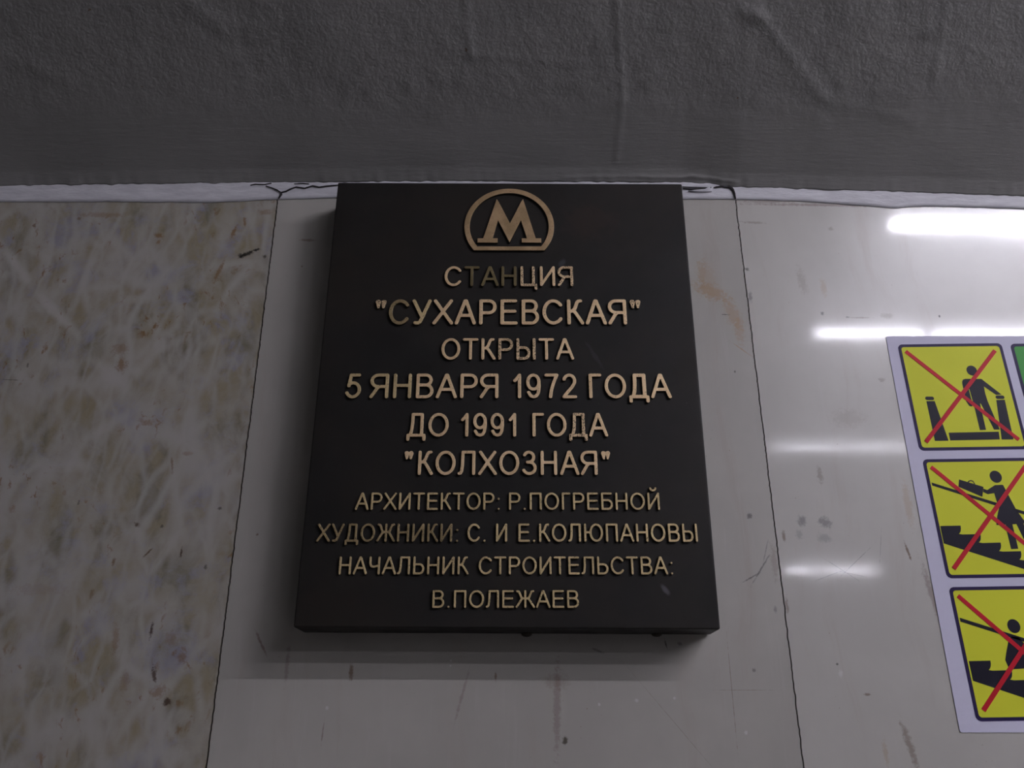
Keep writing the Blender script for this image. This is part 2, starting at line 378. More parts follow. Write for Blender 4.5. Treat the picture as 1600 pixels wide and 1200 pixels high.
def film(name, colour, rough=0.42):
    t = NT(name)
    v = t.coords()
    t.b.inputs['Base Color'].default_value = colour + (1,)
    t.b.inputs['Roughness'].default_value = rough
    t.b.inputs['Specular IOR Level'].default_value = 0.10
    t.bump(t.noise(v, 420, 2), 0.06, 0.0006)
    return t.m
M['film_white'] = film('white_film', (0.70, 0.68, 0.84))
M['film_black'] = film('black_ink', (0.016, 0.015, 0.026))
M['film_border'] = film('indigo_ink', (0.026, 0.016, 0.070))
M['film_yellow'] = film('yellow_ink', (0.75, 0.77, 0.05))
M['film_green'] = film('green_ink', (0.075, 0.36, 0.075))
M['film_red'] = film('red_ink', (0.58, 0.018, 0.035))

M['lamp_white'] = simple('lamp_enamel', (0.7, 0.7, 0.7), 0.4)
M['concrete'] = simple('hall_plaster', (0.42, 0.42, 0.42), 0.8, var=0.08, scale=8)
M['floor'] = simple('granite_floor', (0.20, 0.19, 0.19), 0.45, var=0.3, scale=90)
TUBES = {}
def lit_tube(share):
    if share not in TUBES:
        t = NT('lit_tube')
        t.b.inputs['Base Color'].default_value = (0.9, 0.9, 0.9, 1)
        t.b.inputs['Emission Color'].default_value = LAMP_COLOUR
        t.b.inputs['Emission Strength'].default_value = LAMP * share
        TUBES[share] = t.m
    return TUBES[share]

# ------------------------------------------------------------------ the hall
HALL_X0, HALL_X1, HALL_Y = -4.0, 7.0, -14.0
CEIL = CAM_Z + 2.20
bm = bmesh.new(); add_box(bm, HALL_X0, HALL_X1, HALL_Y, 0.25, -0.12, 0.0)
tag(link('floor', mesh_of(bm), M['floor']), kind='structure')

# polyline of the crease between plaster strip and vault, and of the strip's lower edge (z above eye height)
CREASE = [(-4, .780), (-1.3, .786), (-.79, .7931), (-.592, .7967), (-.395, .799), (-.267, .8005), (0, .8026), (.2618, .8005), (.345, .7915), (.5895, .7825), (.7844, .7745), (1.3, .764), (7, .760)]
STRIP_LOW = [(-4, .755), (-1.3, .7585), (-.78, .7626), (-.586, .7626), (-.459, .7614), (-.3552, .7673), (-.274, .7696), (.264, .7673), (.3376, .7673), (.44, .7640), (.536, .7556), (.584, .7510), (.61, .7545), (.653, .7545), (.779, .7499), (1.3, .741), (7, .738)]

# back of the wall behind the stone cladding, with the slabs as its parts
bm = bmesh.new(); add_box(bm, HALL_X0, HALL_X1, 0.0035, 0.25, 0.0, CAM_Z + 1.0)
wall = tag(link('wall_back', mesh_of(bm), M['mortar']), kind='structure')

def slab(x0, x1, mat, lean=0.0):
    bm = bmesh.new()
    zt = CAM_Z + 0.775
    nz, nx = 900, 6
    fr = []
    for j in range(nz + 1):
        z = zt * j / nz
        row = []
        for i in range(nx + 1):
            x = x0 + (x1 - x0) * i / nx
            if i in (0, nx):
                x += 0.0003 * noise.noise(Vector((x * 7, 3, z * 45))) + 0.0010 * noise.noise(Vector((x, 9, z * 190)))
            row.append(bm.verts.new((x, 0.0, z)))
        fr.append(row)
    for j in range(nz):
        for i in range(nx): bm.faces.new((fr[j][i], fr[j][i + 1], fr[j + 1][i + 1], fr[j + 1][i]))
    rim = [e for e in bm.edges if e.is_boundary]
    ext = bmesh.ops.extrude_edge_only(bm, edges=rim)
    for g in ext['geom']:
        if isinstance(g, bmesh.types.BMVert): g.co.y = 0.0055
    o = link('marble_slab', mesh_of(bm), mat, wall)
    return o
slab(-1.76, -1.0625, M['marble_left'])
slab(-1.0595, -0.3594, M['marble_left'])
slab(-0.3572, 0.3408, M['marble_centre'])
slab(0.3425, 1.0395, M['marble_right'])
slab(1.0425, 1.74, M['marble_right'])

# white plaster strip over the stone
def strip():
    bm = bmesh.new()
    xs = list(np.arange(-1.8, 1.8001, 0.004))
    rows = []
    for x in xs:
        lo = interp(STRIP_LOW, x) + 0.0008 * noise.noise(Vector((x * 30, 0, 0))) + 0.0005 * noise.noise(Vector((x * 120, 4, 0)))
        hi = interp(CREASE, x) + 0.004
        r = [bm.verts.new((x, 0.0035, CAM_Z + lo + 0.0005)), bm.verts.new((x, -0.0012, CAM_Z + lo))]
        for k in range(1, 7):
            q = k / 6
            y = -0.0018 - 0.0012 * noise.noise(Vector((x * 18, q * 2.0, 7)))
            r.append(bm.verts.new((x, y, CAM_Z + lo + (hi - lo) * q)))
        rows.append(r)
    for a, b in zip(rows, rows[1:]):
        for k in range(len(a) - 1): bm.faces.new((a[k], b[k], b[k + 1], a[k + 1]))
    return mesh_of(bm, True)
trim = tag(link('trim_1', strip(), M['strip']), kind='structure')

def crack(pts, width, parent, name='crack', mat=None):
    """a thin open crack drawn as a narrow sliver standing on the plaster"""
    n = len(pts)
    left, right = [], []
    for i, p in enumerate(pts):
        a = Vector(pts[max(i - 1, 0)]); b = Vector(pts[min(i + 1, n - 1)])
        d = (b - a).normalized(); nn = Vector((-d.y, d.x))
        w = 0.75 * width * (0.35 if i in (0, n - 1) else 0.6 + 0.7 * rnd.random())
        left.append(Vector(p) + nn * w / 2); right.append(Vector(p) - nn * w / 2)
    loop = [(q.x, CAM_Z + q.y) for q in left + right[::-1]]
    return link(name, outline_mesh([loop], -0.0015, -0.0040), mat or M['crack'], parent)

crack([(-.3560, .7675), (-.3545, .7720), (-.3525, .7755), (-.3535, .7785)], .0026, trim)
crack([(-.3535, .7785), (-.3600, .7830), (-.3680, .7865), (-.3780, .7905)], .0011, trim)
crack([(-.3535, .7785), (-.3460, .7805), (-.3410, .7840), (-.3310, .7885), (-.3180, .7860), (-.3060, .7905), (-.2960, .7880), (-.2840, .7900), (-.2600, .7925)], .0016, trim)
crack([(-.402, .7915), (-.395, .7935), (-.380, .7930), (-.370, .7955)], .0012, trim)
crack([(-.335, .794), (-.322, .795), (-.312, .794)], .0012, trim)
crack([(.262, .7855), (.275, .7842), (.288, .7850), (.300, .7862), (.306, .7875)], .0015, trim)
# the broken corner above the right-hand joint
link('hole', outline_mesh([[(x, CAM_Z + z) for x, z in ((.309, .7868), (.313, .7890), (.319, .7900), (.326, .7890), (.333, .7893), (.338, .7875), (.3400, .7835), (.3415, .7760), (.3416, .7670), (.3404, .7670), (.3395, .7760), (.3378, .7820), (.3345, .7862), (.331, .7870), (.327, .7872), (.322, .7880), (.317, .7872), (.312, .7864))]], -0.0012, -0.0042), M['crack'], trim)
link('loose_flake', outline_mesh([[(x, CAM_Z + z) for x, z in ((.262, .7905), (.290, .7925), (.302, .7915), (.306, .7800), (.290, .7790), (.270, .7808), (.280, .7822), (.296, .7842), (.300, .7868), (.262, .7880))]], -0.0012, -0.0048, 0.0006), M['strip'], trim)

# vault: grey rough-painted plaster leaning into the hall from the crease, with ragged paint along its foot
def vault():
    bm = bmesh.new()
    xs = list(np.arange(-4.0, -1.15, 0.15)) + list(np.arange(-1.15, 1.15, 0.0045)) + list(np.arange(1.15, 7.01, 0.15))
    ss = list(np.arange(0, 0.02, 0.002)) + list(np.arange(0.02, 0.50, 0.0045)) + [0.55, 0.65, 0.8, 1.1, 1.5, 1.977]
    top = 2.20
    RIDGES = [((.20, .0075), (.262, .0065), .0022, .0013), ((.262, .0065), (.275, .0095), .0022, .0014), ((.275, .0095), (.345, .0070), .0022, .0013), ((.08, .006), (.20, .008), .002, .0007),
              ((.145, .30), (.165, .12), .0045, .0011), ((.165, .12), (.160, .03), .0035, .0007), ((.33, .24), (.20, .14), .010, .0011), ((.345, .25), (.46, .13), .010, .0012), ((.33, .245), (.36, .235), .008, .0016),
              ((.46, .13), (.60, .10), .009, .0007), ((.72, .30), (.60, .22), .012, .0013), ((.62, .30), (.62, .15), .006, .0007), ((-.07, .30), (-.06, .18), .006, .0009), ((-.06, .18), (.10, .17), .006, .0006), ((-.52, .30), (-.42, .22), .01, .0008),
              ((-.78, .20), (-.66, .15), .012, .0012), ((-.15, .13), (-.15, .22), .006, .0004)]
    X, S = np.meshgrid(np.array(xs), np.array(ss))
    D = np.zeros_like(X)
    for (ax, a_s), (bx, bs), w, h in RIDGES:
        ux, us = bx - ax, bs - a_s
        L2 = ux * ux + us * us
        q = np.clip(((X - ax) * ux + (S - a_s) * us) / L2, 0, 1)
        dist = np.hypot(X - ax - q * ux, S - a_s - q * us)
        D += h * np.exp(-(dist / w) ** 2)
    grid = []
    c45 = math.sqrt(0.5)
    for j, s in enumerate(ss):
        row = []
        for i, x in enumerate(xs):
            zc = interp(CREASE, x)
            z0 = 0.8026 + (zc - 0.8026) * math.exp(-s / 0.5) if s < 1.9 else 0.8026
            d = D[j][i]
            if s < 0.6:
                k = min(1.0, max(0.0, (s - 0.06) / 0.06))
                d += 0.0006 * k * noise.noise(Vector((x * 32, s * 32, 1))) + 0.0013 * noise.noise(Vector((x * 9, s * 9, 5)))
                d += 0.0004 * k * noise.noise(Vector((x * 75, s * 75, 2)))
            lip = 0.0
            if s < 0.02:
                f = 1 - s / 0.02
                lip = f * (0.0016 * noise.noise(Vector((x * 38, 0, 3))) + 0.0018 * noise.noise(Vector((x * 95, 0, 8))) + 0.0008)
                if 0.0 < x < 0.30: lip += f * 0.0012 * (0.6 + noise.noise(Vector((x * 40, 2, 1))))
                d += f * 0.0018
            y = -0.0010 - s * c45 - d * c45
            z = z0 + s * c45 - d * c45 - lip
            if s > 1.9: y, z = -1.398, top
            row.append(bm.verts.new((x, y, CAM_Z + z)))
        grid.append(row)
    for a, b in zip(grid, grid[1:]):
        for i in range(len(a) - 1): bm.faces.new((a[i], a[i + 1], b[i + 1], b[i]))
    back = [bm.verts.new((v.co.x, 0.02, v.co.z + 0.001)) for v in grid[0]]
    for i in range(len(back) - 1): bm.faces.new((grid[0][i], back[i], back[i + 1], grid[0][i + 1]))
    return mesh_of(bm, True)
tag(link('ceiling_vault', vault(), M['vault']), kind='structure')
bm = bmesh.new(); add_box(bm, HALL_X0, HALL_X1, HALL_Y, -1.398, CEIL, CEIL + 0.1)
tag(link('ceiling', mesh_of(bm), M['concrete']), kind='structure')

# ------------------------------------------------------------------ fluorescent lamps in rows under the ceiling
def tube_lamp(x, y, glow, length=1.2):
    root = empty('tube_lamp', (x, y, CEIL))
    bm = bmesh.new(); add_box(bm, -0.02, length + 0.02, -0.055, 0.055, -0.055, 0.0, 0.006)
    link('housing', mesh_of(bm), M['lamp_white'], root)
    bm = bmesh.new(); add_tube_x(bm, 0.005, length - 0.005, 0, -0.104, 0.019)
    link('tube', mesh_of(bm, False), glow, root)
    for xx in (-0.012, length - 0.006):
        bm = bmesh.new(); add_box(bm, xx, xx + 0.018, -0.014, 0.014, -0.124, -0.05, 0.003)
        link('socket', mesh_of(bm), M['lamp_white'], root)
    return root
ROWS = [  # distance from the wall, words, lamps (left end, length, how bright the old tube still is)
    (-2.09, 'nearest the marble wall', [(1.65, 1.2, 1.0), (2.91, 1.2, 1.0), (4.17, 1.2, 1.0)]),  # third lamp is unseen, added to brighten the right side
    (-3.17, 'second out from the marble wall', [(1.67, 0.6, 0.50), (2.3115, 1.2, 0.40), (3.59, 1.2, 0.6)]),  # last lamp here also added for more light on the right
    (-5.16, 'third out from the marble wall', [(1.99, 1.2, 0.17), (3.25, 1.2, 0.25), (4.51, 1.2, 0.6)]),  # the last of these is an added, unseen lamp brightening the right
    (-10.2, 'farthest from the marble wall', [(3.60, 1.2, 0.45)]),
]
for yy, words, lamps in ROWS:
    for x0, length, share in lamps:
        tag(tube_lamp(x0, yy, lit_tube(share), length), 'lit fluorescent tube lamp on the ceiling, row ' + words, 'lamp', 'lamp row ' + words)

# ------------------------------------------------------------------ bronze plaque
FACE = -0.057
PX0, PX1, PZ0, PZ1 = -0.2562, 0.2469, CAM_Z + 0.1257, CAM_Z + 0.7565
plaque = empty('memorial_plaque', (0, 0, CAM_Z + 0.1257))
tag(plaque, 'black bronze plaque with raised brass Cyrillic lettering on the marble wall', 'plaque')
def part(name, me, mats, parent): 
    o = link(name, me, mats, parent)
    o.matrix_parent_inverse = Matrix.Translation((0, 0, -(CAM_Z + 0.1257)))
    return o
bm = bmesh.new()
cx, cz = (PX0 + PX1) / 2, (PZ0 + PZ1) / 2
add_box(bm, PX0, PX1, FACE, -0.002, PZ0, PZ1, 0.0022, 3)
bmesh.ops.rotate(bm, verts=bm.verts, cent=(cx, 0, cz), matrix=Matrix.Rotation(math.radians(0.28), 3, 'Y'))
part('plate', mesh_of(bm), M['plate'], plaque)
for px in (0.018, 0.178):
    bm = bmesh.new()
    bmesh.ops.create_icosphere(bm, subdivisions=2, radius=0.006, matrix=Matrix.Translation((px, -0.008, PZ0 - 0.0005)) @ Matrix.Diagonal((1.2, 1, 0.7, 1)))
    part('fixing_lug', mesh_of(bm, True), M['letter_side'], plaque)

# --- lettering drawn with round-ended strokes
def ell(cx, cy, rx, ry): return arc(cx, cy, rx, ry, 0, 360, 36)
G = {
 'А': (.92, 0, 0, [[(0, 0), (.47, 1), (.53, 1), (1, 0)], [(.19, .34), (.81, .34)]]),
 'Б': (.76, .07, .04, [[(.93, 1), (0, 1), (0, 0), (.58, 0)] + arc(.58, .285, .42, .285, -90, 90) + [(0, .57)]]),
 'В': (.76, .07, .04, [[(0, 0), (0, 1), (.56, 1)] + arc(.56, .77, .36, .23, 90, -90) + [(0, .54)], [(.56, .54)] + arc(.58, .27, .42, .27, 90, -90) + [(0, 0)]]),
 'Г': (.58, .07, .02, [[(0, 0), (0, 1), (1, 1)]]),
 'Д': (.90, .01, .01, [[(0, -.2), (0, 0), (1, 0), (1, -.2)], [(.13, 0), (.22, .25), (.26, .6), (.27, 1), (.84, 1), (.84, 0)]]),
 'Е': (.75, .07, .04, [[(.97, 1), (0, 1), (0, 0), (1, 0)], [(0, .53), (.92, .53)]]),
 'Ж': (1.22, .0, .0, [[(.5, 0), (.5, 1)], [(.03, 1), (.13, .97), (.20, .80), (.27, .60), (.36, .53), (.5, .53)], [(.32, .54), (.0, 0)], [(.97, 1), (.87, .97), (.80, .80), (.73, .60), (.64, .53), (.5, .53)], [(.68, .54), (1, 0)]]),
 'З': (.70, .03, .05, [arc(.46, .765, .42, .235, 155, -90) + [(.34, .53)], [(.46, .53)] + arc(.48, .265, .52, .265, 90, -155)]),
 'И': (.79, .07, .07, [[(0, 1), (0, 0), (1, 1), (1, 0)]]),
 'Й': (.79, .07, .07, [[(0, 1), (0, 0), (1, 1), (1, 0)], arc(.5, 1.36, .26, .15, 180, 360)]),
 'К': (.73, .07, .0, [[(0, 0), (0, 1)], [(0, .52), (.28, .54), (.46, .66), (.64, .93), (.74, .99), (.90, 1)], [(.34, .57), (.55, .42), (1, 0)]]),
 'Л': (.84, .0, .07, [[(0, .01), (.09, .02), (.17, .12), (.22, .4), (.24, 1), (1, 1), (1, 0)]]),
 'Н': (.79, .07, .07, [[(0, 0), (0, 1)], [(1, 0), (1, 1)], [(0, .52), (1, .52)]]),
 'О': (.96, .04, .04, [ell(.5, .5, .5, .5)]),
 'П': (.79, .07, .07, [[(0, 0), (0, 1), (1, 1), (1, 0)]]),
 'Р': (.76, .07, .03, [[(0, 0), (0, 1), (.58, 1)] + arc(.58, .73, .42, .27, 90, -90) + [(0, .46)]]),
 'С': (.91, .04, .03, [arc(.53, .5, .53, .5, 38, 322, 30)]),
 'Т': (.80, .02, .02, [[(0, 1), (1, 1)], [(.5, 1), (.5, 0)]]),
 'У': (.84, .0, .0, [[(0, 1), (.53, .28)], [(1, 1), (.53, .22), (.42, .05), (.30, 0), (.12, .01)]]),
 'Х': (.90, .0, .0, [[(.04, 1), (1, 0)], [(.96, 1), (0, 0)]]),
 'Ц': (.88, .07, .0, [[(0, 1), (0, 0), (1, 0), (1, -.22)], [(.82, 1), (.82, 0)]]),
 'Ч': (.72, .05, .07, [[(0, 1), (0, .68), (.06, .52), (.2, .44), (.45, .42), (1, .5)], [(1, 1), (1, 0)]]),
 'Ь': (.74, .07, .04, [[(0, 1), (0, 0), (.58, 0)] + arc(.58, .285, .42, .285, -90, 90) + [(0, .57)]]),
 'Ы': (.98, .07, .07, [[(0, 1), (0, 0), (.40, 0)] + arc(.40, .285, .28, .285, -90, 90) + [(0, .57)], [(1, 0), (1, 1)]]),
 'Ю': (1.24, .07, .04, [[(0, 0), (0, 1)], [(0, .52), (.32, .52)], ell(.66, .5, .34, .5)]),
 'Я': (.81, .0, .07, [[(1, 0), (1, 1), (.42, 1)] + arc(.42, .735, .42, .265, 90, 270) + [(1, .47)], [(.52, .47), (.38, .40), (0, 0)]]),
 '1': (.38, .10, .12, [[(0, .74), (.45, .84), (1, 1), (1, 0)]]),
 '2': (.70, .04, .04, [arc(.5, .73, .46, .27, 165, -25, 16) + [(.72, .44), (.2, .13), (.02, 0), (1, 0)]]),
 '5': (.70, .05, .05, [[(.92, 1), (.24, 1), (.10, .50)] + arc(.46, .32, .54, .32, 135, -155, 20)]),
 '7': (.66, .05, .05, [[(0, 1), (1, 1), (.66, .62), (.47, .30), (.38, 0)]]),
 '9': (.70, .05, .05, [ell(.48, .675, .48, .325), [(.96, .675), (.97, .48), (.90, .18), (.74, .04), (.5, 0), (.24, .05), (.07, .2)]]),
 '"': (.42, .05, .05, [[(.0, .98), (.05, .72)], [(1, .98), (.95, .72)]]),
 '.': (.17, .10, .10, [[(0, 0), (0, .001)]]),
 ':': (.17, .12, .10, [[(0, 0), (0, .001)], [(0, .66), (0, .661)]]),
}
NAMES = {'"': 'quotation_mark', '.': 'full_stop', ':': 'colon'}

def glyph_loops(strokes, w, cap, s, seed, rag, taper=0.0):
    """outline loops of a letter whose strokes have width s, lower left of the outline at (0, 0)"""
    segs = []
    for st in strokes:
        pts = [(s / 2 + u * w, s / 2 + v * (cap - s)) for u, v in st]
        segs += list(zip(pts, pts[1:]))
    h = cap / 52.0
    x0, x1 = -3 * h - s * .1, w + s + 3 * h
    z0 = -3 * h + min(0, min(min(a[1], b[1]) for a, b in segs) - s / 2)
    z1 = max(cap, max(max(a[1], b[1]) for a, b in segs) + s / 2) + 3 * h
    nx, nz = int((x1 - x0) / h) + 2, int((z1 - z0) / h) + 2
    X, Z = np.meshgrid(x0 + h * np.arange(nx), z0 + h * np.arange(nz))
    D = np.full(X.shape, 1e9)
    for (ax, az), (bx, bz) in segs:
        ux, uz = bx - ax, bz - az
        q = np.clip(((X - ax) * ux + (Z - az) * uz) / max(ux * ux + uz * uz, 1e-12), 0, 1)
        D = np.minimum(D, np.hypot(X - ax - q * ux, Z - az - q * uz) - s / 2 * (1 - taper * q))
    r = np.random.RandomState(seed)
    ph = r.rand(6) * 6.28; k = 6.28 / np.array([.0041, .0067, .0029])
    D += rag * (np.sin(k[0] * X + ph[0]) * np.sin(k[1] * Z + ph[1]) + np.sin(k[2] * Z + ph[2]) * np.sin(k[2] * X + ph[3])) * 0.5
    # marching squares
    inside = D < 0
    nxt = {}
    def cut(j, i, j2, i2):
        a, b = D[j, i], D[j2, i2]
        q = a / (a - b)
        return (X[j, i] + (X[j2, i2] - X[j, i]) * q, Z[j, i] + (Z[j2, i2] - Z[j, i]) * q)
    pos = {}
    TABLE = {1: [(3, 0)], 2: [(0, 1)], 3: [(3, 1)], 4: [(1, 2)], 5: [(3, 2), (1, 0)], 6: [(0, 2)], 7: [(3, 2)], 8: [(2, 3)], 9: [(2, 0)], 10: [(0, 3), (2, 1)], 11: [(2, 1)], 12: [(1, 3)], 13: [(1, 0)], 14: [(0, 3)]}
    mask = inside[:-1, :-1] * 1 + inside[:-1, 1:] * 2 + inside[1:, 1:] * 4 + inside[1:, :-1] * 8
    for j, i in zip(*np.nonzero((mask > 0) & (mask < 15))):
        keys = ((j, i, 0), (j, i + 1, 1), (j + 1, i, 0), (j, i, 1))
        ends = ((j, i, j, i + 1), (j, i + 1, j + 1, i + 1), (j + 1, i, j + 1, i + 1), (j, i, j + 1, i))
        for a, b in TABLE[int(mask[j, i])]:
            for e in (a, b):
                if keys[e] not in pos: pos[keys[e]] = cut(*ends[e])
            nxt[keys[a]] = keys[b]
    loops = []
    while nxt:
        st = next(iter(nxt)); lp = []; k_ = st
        while k_ in nxt:
            lp.append(pos[k_]); k_ = nxt.pop(k_)
        out = []
        for p in lp:
            if not out or math.hypot(p[0] - out[-1][0], p[1] - out[-1][1]) > h * 0.45: out.append(p)
        if len(out) > 6: loops.append(out)
    return loops

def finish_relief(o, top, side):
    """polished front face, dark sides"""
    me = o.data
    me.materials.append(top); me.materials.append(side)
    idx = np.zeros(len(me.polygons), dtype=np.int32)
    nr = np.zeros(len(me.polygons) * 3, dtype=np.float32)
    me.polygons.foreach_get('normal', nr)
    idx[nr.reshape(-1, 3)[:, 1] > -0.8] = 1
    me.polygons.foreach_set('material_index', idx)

LINES = [  # baseline above eye height, cap height, words with their left and right ends
    (0.5829, 0.0319, [('СТАНЦИЯ', -0.0938, 0.0849)]),
    (0.5236, 0.0389, [('"', -0.1868, -0.1718), ('СУХАРЕВСКАЯ', -0.168, 0.1562), ('"', 0.161, 0.176)]),
    (0.4713, 0.0321, [('ОТКРЫТА', -0.0946, 0.0829)]),
    (0.4160, 0.0355, [('5', -0.2182, -0.198), ('ЯНВАРЯ', -0.1867, -0.0177), ('1972', 0.0013, 0.0853), ('ГОДА', 0.1008, 0.209)]),
    (0.3630, 0.0329, [('ДО', -0.1357, -0.0815), ('1991', -0.066, 0.0054), ('ГОДА', 0.0261, 0.1235)]),
    (0.3119, 0.0326, [('"', -0.1368, -0.1252), ('КОЛХОЗНАЯ', -0.1191, 0.1082), ('"', 0.1131, 0.1248)]),
    (0.2671, 0.0224, [('АРХИТЕКТОР:', -0.195, -0.0149), ('Р.ПОГРЕБНОЙ', -0.004, 0.1836)]),
    (0.2273, 0.0230, [('ХУДОЖНИКИ:', -0.2395, -0.0655), ('С.', -0.0549, -0.0322), ('И', -0.0199, -0.0059), ('Е.КОЛЮПАНОВЫ', 0.0076, 0.2273)]),
    (0.1878, 0.0219, [('НАЧАЛЬНИК', -0.209, -0.0523), ('СТРОИТЕЛЬСТВА:', -0.0405, 0.1945)]),
    (0.1485, 0.0210, [('В.ПОЛЕЖАЕВ', -0.0949, 0.0797)]),
]
DULL = {(0, 0, 1): 'dull', (0, 0, 2): 'dull', (0, 0, 3): 'dull', (1, 1, 0): 'mid_dull', (1, 0, 0): 'grainy', (1, 2, 0): 'grainy', (1, 1, 1): 'mid', (2, 0, 3): 'grainy', (2, 0, 4): 'grainy',
        (3, 0, 0): 'mid', (3, 1, 0): 'mid', (3, 1, 1): 'mid', (0, 0, 4): 'grainy', (0, 0, 6): 'grainy', (4, 2, 2): 'grainy', (3, 3, 2): 'bright'}
for li, (zb, cap, words) in enumerate(LINES):
    ln = empty('inscription_line', (0, 0, 0), plaque)
    ln.matrix_parent_inverse = Matrix.Translation((0, 0, -(CAM_Z + 0.1257)))
    ln.location = (0, 0, CAM_Z + zb)
    s = cap * (0.130 if cap > 0.03 else 0.128)
    for wi, (word, x0, x1) in enumerate(words):
        nat = sum(G[c][0] for c in word)
        for a, b in zip(word, word[1:]): nat += G[a][2] + G[b][1] + 0.055
        k = (x1 - x0) / nat
        x = x0
        for ci, c in enumerate(word):
            W, lsb, rsb, strokes = G[c]
            if ci: x += (lsb + 0.055) * k
            wsk = max(W * k - s, 0.0)
            if c in '.:': wsk = 0.0
            if c == '"': wsk = max(W * k - s * 1.45, 0.004)
            seed = li * 400 + wi * 50 + ci
            rag = 0.00018 if cap > 0.03 else 0.00013
            if DULL.get((li, wi, ci)) == 'grainy': rag = 0.00018
            loops = [[(x + p, CAM_Z + zb + q) for p, q in lp] for lp in glyph_loops(strokes, wsk, cap, s * (1.45 if c == '"' else 1.0), seed, rag, 0.5 if c == '"' else 0.0)]
            me = outline_mesh(loops, FACE + 0.0006, FACE - 0.0032, 0.0004)
            kind = DULL.get((li, wi, ci))
            if kind is None:
                kind = 'bright' if li < 6 else 'mid'
                if li == 7 and wi == 0: kind = 'mid_dull'
            name = NAMES.get(c, 'numeral' if c.isdigit() else 'letter')
            o = link(name, me, (), ln)
            o.matrix_parent_inverse = Matrix.Translation((0, 0, -(CAM_Z + zb)))
            finish_relief(o, M[kind], M['letter_side'])
            if kind == 'dull': o['label'] = 'brass letter with its dim reflection painted dark'
            x += (W + rsb) * k

# --- emblem: a ring with a flat foot around a broad letter
em = empty('emblem', (0, 0, 0), plaque)
em.matrix_parent_inverse = Matrix.Translation((0, 0, -(CAM_Z + 0.1257)))
em.location = (-0.004, 0, CAM_Z + 0.6805)
ECX, ECZ, ER, EB, EFLAT = -0.0040, 0.6805, 0.0640, 0.0079, 0.6403
def flat_ring(R, zf):
    a = math.degrees(math.asin((zf - ECZ) / R))
    return [(x, CAM_Z + z) for x, z in arc(ECX, ECZ, R, R, a, 180 - a, 72)]
o = link('ring', outline_mesh([flat_ring(ER, EFLAT), flat_ring(ER - EB, EFLAT + 0.0066)], FACE + 0.0006, FACE - 0.0032, 0.0004), (), em)
o.matrix_parent_inverse = Matrix.Translation((0.004, 0, -(CAM_Z + 0.6805)))
finish_relief(o, M['emblem'], M['letter_side'])
MPTS = [(-.0222, .7268), (-.0410, .6603), (-.0489, .6603), (-.0489, .6529), (-.0203, .6529), (-.0203, .6603), (-.0272, .6603), (-.0199, .69), (-.0034, .6529), (.0128, .69), (.0208, .6603), (.0136, .6603), (.0136, .6529),
        (.0415, .6529), (.0415, .6603), (.0337, .6603), (.016, .7268), (.0129, .7218), (-.0029, .6854), (-.0191, .7218)]
o = link('letter', outline_mesh([[(x, CAM_Z + z) for x, z in MPTS]], FACE + 0.0006, FACE - 0.0032, 0.0004), (), em)
o.matrix_parent_inverse = Matrix.Translation((0.004, 0, -(CAM_Z + 0.6805)))
finish_relief(o, M['emblem'], M['letter_side'])

# ------------------------------------------------------------------ safety sign sheet
SX, SZ = 0.532, CAM_Z + 0.0125
sign = empty('safety_sign', (SX, 0, SZ))
tag(sign, 'white plastic sheet of yellow crossed-out escalator pictograms on the right marble', 'sign')
def rounded(x0, x1, z0, z1, r, rot=0.0):
    p = []
    for cx_, cz_, a in ((x1 - r, z1 - r, 0), (x0 + r, z1 - r, 90), (x0 + r, z0 + r, 180), (x1 - r, z0 + r, 270)):
        p += arc(cx_, cz_, r, r, a, a + 90, 6)
    mx, mz = (x0 + x1) / 2, (z0 + z1) / 2
    c, s_ = math.cos(rot), math.sin(rot)
    return [(mx + (x - mx) * c - (z - mz) * s_, mz + (x - mx) * s_ + (z - mz) * c) for x, z in p]
def sheet_part(name, loops, y0, y1, mat, parent):
    return link(name, outline_mesh(loops, y0, y1), mat, parent)
sheet_part('sheet', [rounded(0.0, 0.327, 0.0, 0.5225, 0.003)], -0.0002, -0.0009, M['film_white'], sign)

ROT = math.radians(0.85)
def panel(tlx, tlz, mat, name):
    w, h = 0.1475, 0.158
    cxp = tlx + w / 2 * math.cos(ROT) + h / 2 * math.sin(ROT)
    czp = tlz - h / 2 * math.cos(ROT) + w / 2 * math.sin(ROT) - 0.0008
    x0, x1, z0, z1 = cxp - w / 2, cxp + w / 2, czp - h / 2, czp + h / 2
    b = 0.0042
    p = sheet_part(name, [rounded(x0 + b * .8, x1 - b * .8, z0 + b * .8, z1 - b * .8, 0.004, ROT)], -0.0008, -0.0011, mat, sign)
    sheet_part('border', [rounded(x0, x1, z0, z1, 0.0065, ROT), rounded(x0 + b, x1 - b, z0 + b, z1 - b, 0.004, ROT)], -0.0008, -0.0012, M['film_border'], p)
    return p
def ink(name, loops, parent): return sheet_part(name, loops, -0.0010, -0.0013, M['film_black'], parent)
def bar(a, b, w):
    d = Vector((b[0] - a[0], b[1] - a[1])).normalized(); n = Vector((-d.y, d.x)) * w / 2
    return [(a[0] + n.x, a[1] + n.y), (b[0] + n.x, b[1] + n.y), (b[0] - n.x, b[1] - n.y), (a[0] - n.x, a[1] - n.y)]
def cross(tlx, tlz, p):
    A = [(0.0097, -0.0115), (0.1394, -0.1431), (0.1359, -0.0104), (0.0131, -0.1465)]
    A = [(tlx + x, tlz + z) for x, z in A]
    for i in (0, 2):
        sheet_part('cross_bar', [bar(A[i], A[i + 1], 0.0054)], -0.0011, -0.0015 - 0.0001 * i, M['film_red'], p)

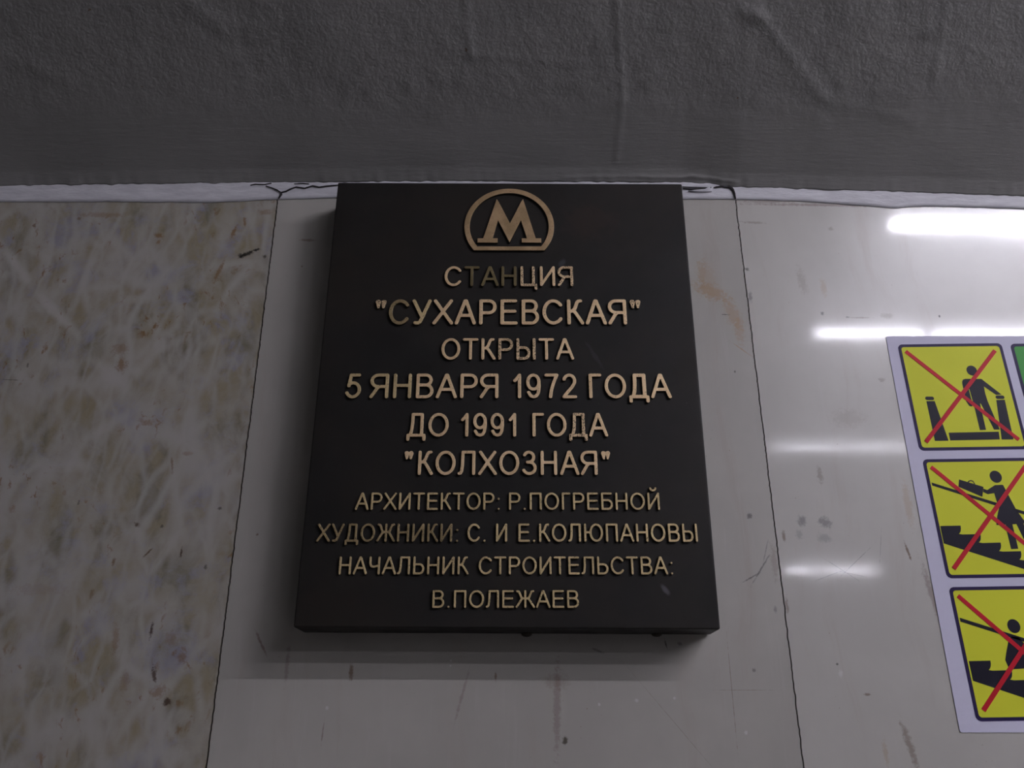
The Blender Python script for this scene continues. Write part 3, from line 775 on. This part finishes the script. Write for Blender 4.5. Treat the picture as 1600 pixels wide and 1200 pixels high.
# first pictogram: passenger leaning on the handrail of an escalator seen from its end
T1 = (0.0142, 0.5101)
p = panel(*T1, M['film_yellow'], 'pictogram')
ink('figure', [[(.1214, .4563), (.1230, .4553), (.1241, .4539), (.1447, .4328), (.1372, .4323), (.1228, .4451), (.1225, .4339), (.1233, .4236), (.1309, .3815), (.1232, .3815), (.1132, .4197), (.1121, .4193), (.1122, .3811), (.1039, .3807), (.1034, .4149), (.1021, .4408), (.1009, .4408), (.1018, .4178), (.0997, .4149), (.0967, .416), (.0937, .4228), (.0938, .4379), (.0937, .4483), (.0942, .4520), (.0957, .4550), (.0991, .4563)],
                [(x, z) for x, z in ell(.1111, .469, .0072, .0076)]], p)
ink('handrail', [[(.039, .4231), (.0504, .4231), (.0582, .3655), (.0398, .3652)], rounded(.0382, .0503, .4246, .4297, .0025)], p)
ink('handrail', [[(.1357, .4247), (.1474, .425), (.1465, .3673), (.1306, .3673)], rounded(.1357, .1478, .4263, .4314, .0025)], p)
ink('step', [[(.0607, .3769), (.1288, .3784), (.1278, .3674), (.0607, .3659)]], p)
cross(*T1, p)

# second pictogram: woman with a case laid on the handrail
T2 = (0.0178, 0.3400)
p = panel(*T2, M['film_yellow'], 'pictogram')
ink('figure', [[(.1073, .3034), (.1170, .3039), (.1183, .3033), (.1278, .2709), (.1365, .2522), (.1330, .2519), (.1400, .2195), (.1320, .2190), (.1240, .2512), (.1186, .2508), (.119, .219), (.1098, .2185), (.1093, .2445), (.1099, .2503), (.0976, .2499), (.1013, .2615), (.1057, .2717), (.1041, .2926), (.0953, .2911), (.0899, .294), (.0910, .2986), (.0957, .2967)],
                ell(.111, .315, .0079, .0083)], p)
case = ink('suitcase', [[(.0615, .3112), (.0917, .301), (.0873, .2875), (.0586, .3013)]], p)
hp = [(.0716, .3070), (.0736, .3094), (.0768, .3104), (.0799, .3093), (.0815, .3050)]
inner = [(x * 0.82 + .0766 * 0.18, z - 0.0014) for x, z in hp]
ink('suitcase_handle', [hp + inner[::-1]], p)
ink('handrail', [[(.0241, .307), (.1029, .28), (.1058, .2791), (.1043, .275), (.1013, .2761), (.0244, .3029)], [(.1275, .2715), (.1480, .2645), (.1478, .2600), (.1277, .267)]], p)
def steps(x0, z0, n, low_l, low_r):
    q = []
    for i in range(n):
        a, zt = x0 + .0236 * i, z0 - .0111 * i
        q += [(a if i == 0 else a + .0030, zt), (a + .0264, zt + .0006), (a + .0262, zt - .0030), (a + .0252, zt - .0065), (a + .0236, zt - .0090), (a + .0220, zt - .0103)]
    return q[:-1] + [low_r, low_l]
ink('escalator_steps', [steps(.0244, .2485, 5, (.0246, .2258), (.1480, .1835))], p)
cross(*T2, p)

# third pictogram: passenger sitting on the steps
T3 = (0.0197, 0.1710)
p = panel(*T3, M['film_yellow'], 'pictogram')
ink('figure', [[(.082, .1076), (.0860, .1100), (.0941, .1092), (.0999, .101), (.1066, .0895), (.119, .0850), (.1185, .0815), (.1060, .0840), (.0975, .0905), (.0965, .0850), (.127, .0834), (.1326, .0573), (.124, .0565), (.1182, .0741), (.0786, .0714), (.0755, .0726), (.0735, .0749), (.0718, .0822), (.0758, .0928)],
                ell(.0914, .1225, .0079, .0084)], p)
ink('handrail', [[(.0263, .1326), (.1400, .0952), (.1397, .0905), (.0262, .1279)]], p)
ink('escalator_steps', [steps(.0270, .0809, 5, (.0274, .0581), (.1500, .0165))], p)
cross(*T3, p)

# the green panel that begins the next column
T4 = (0.1737, 0.5112)
panel(*T4, M['film_green'], 'green_panel')
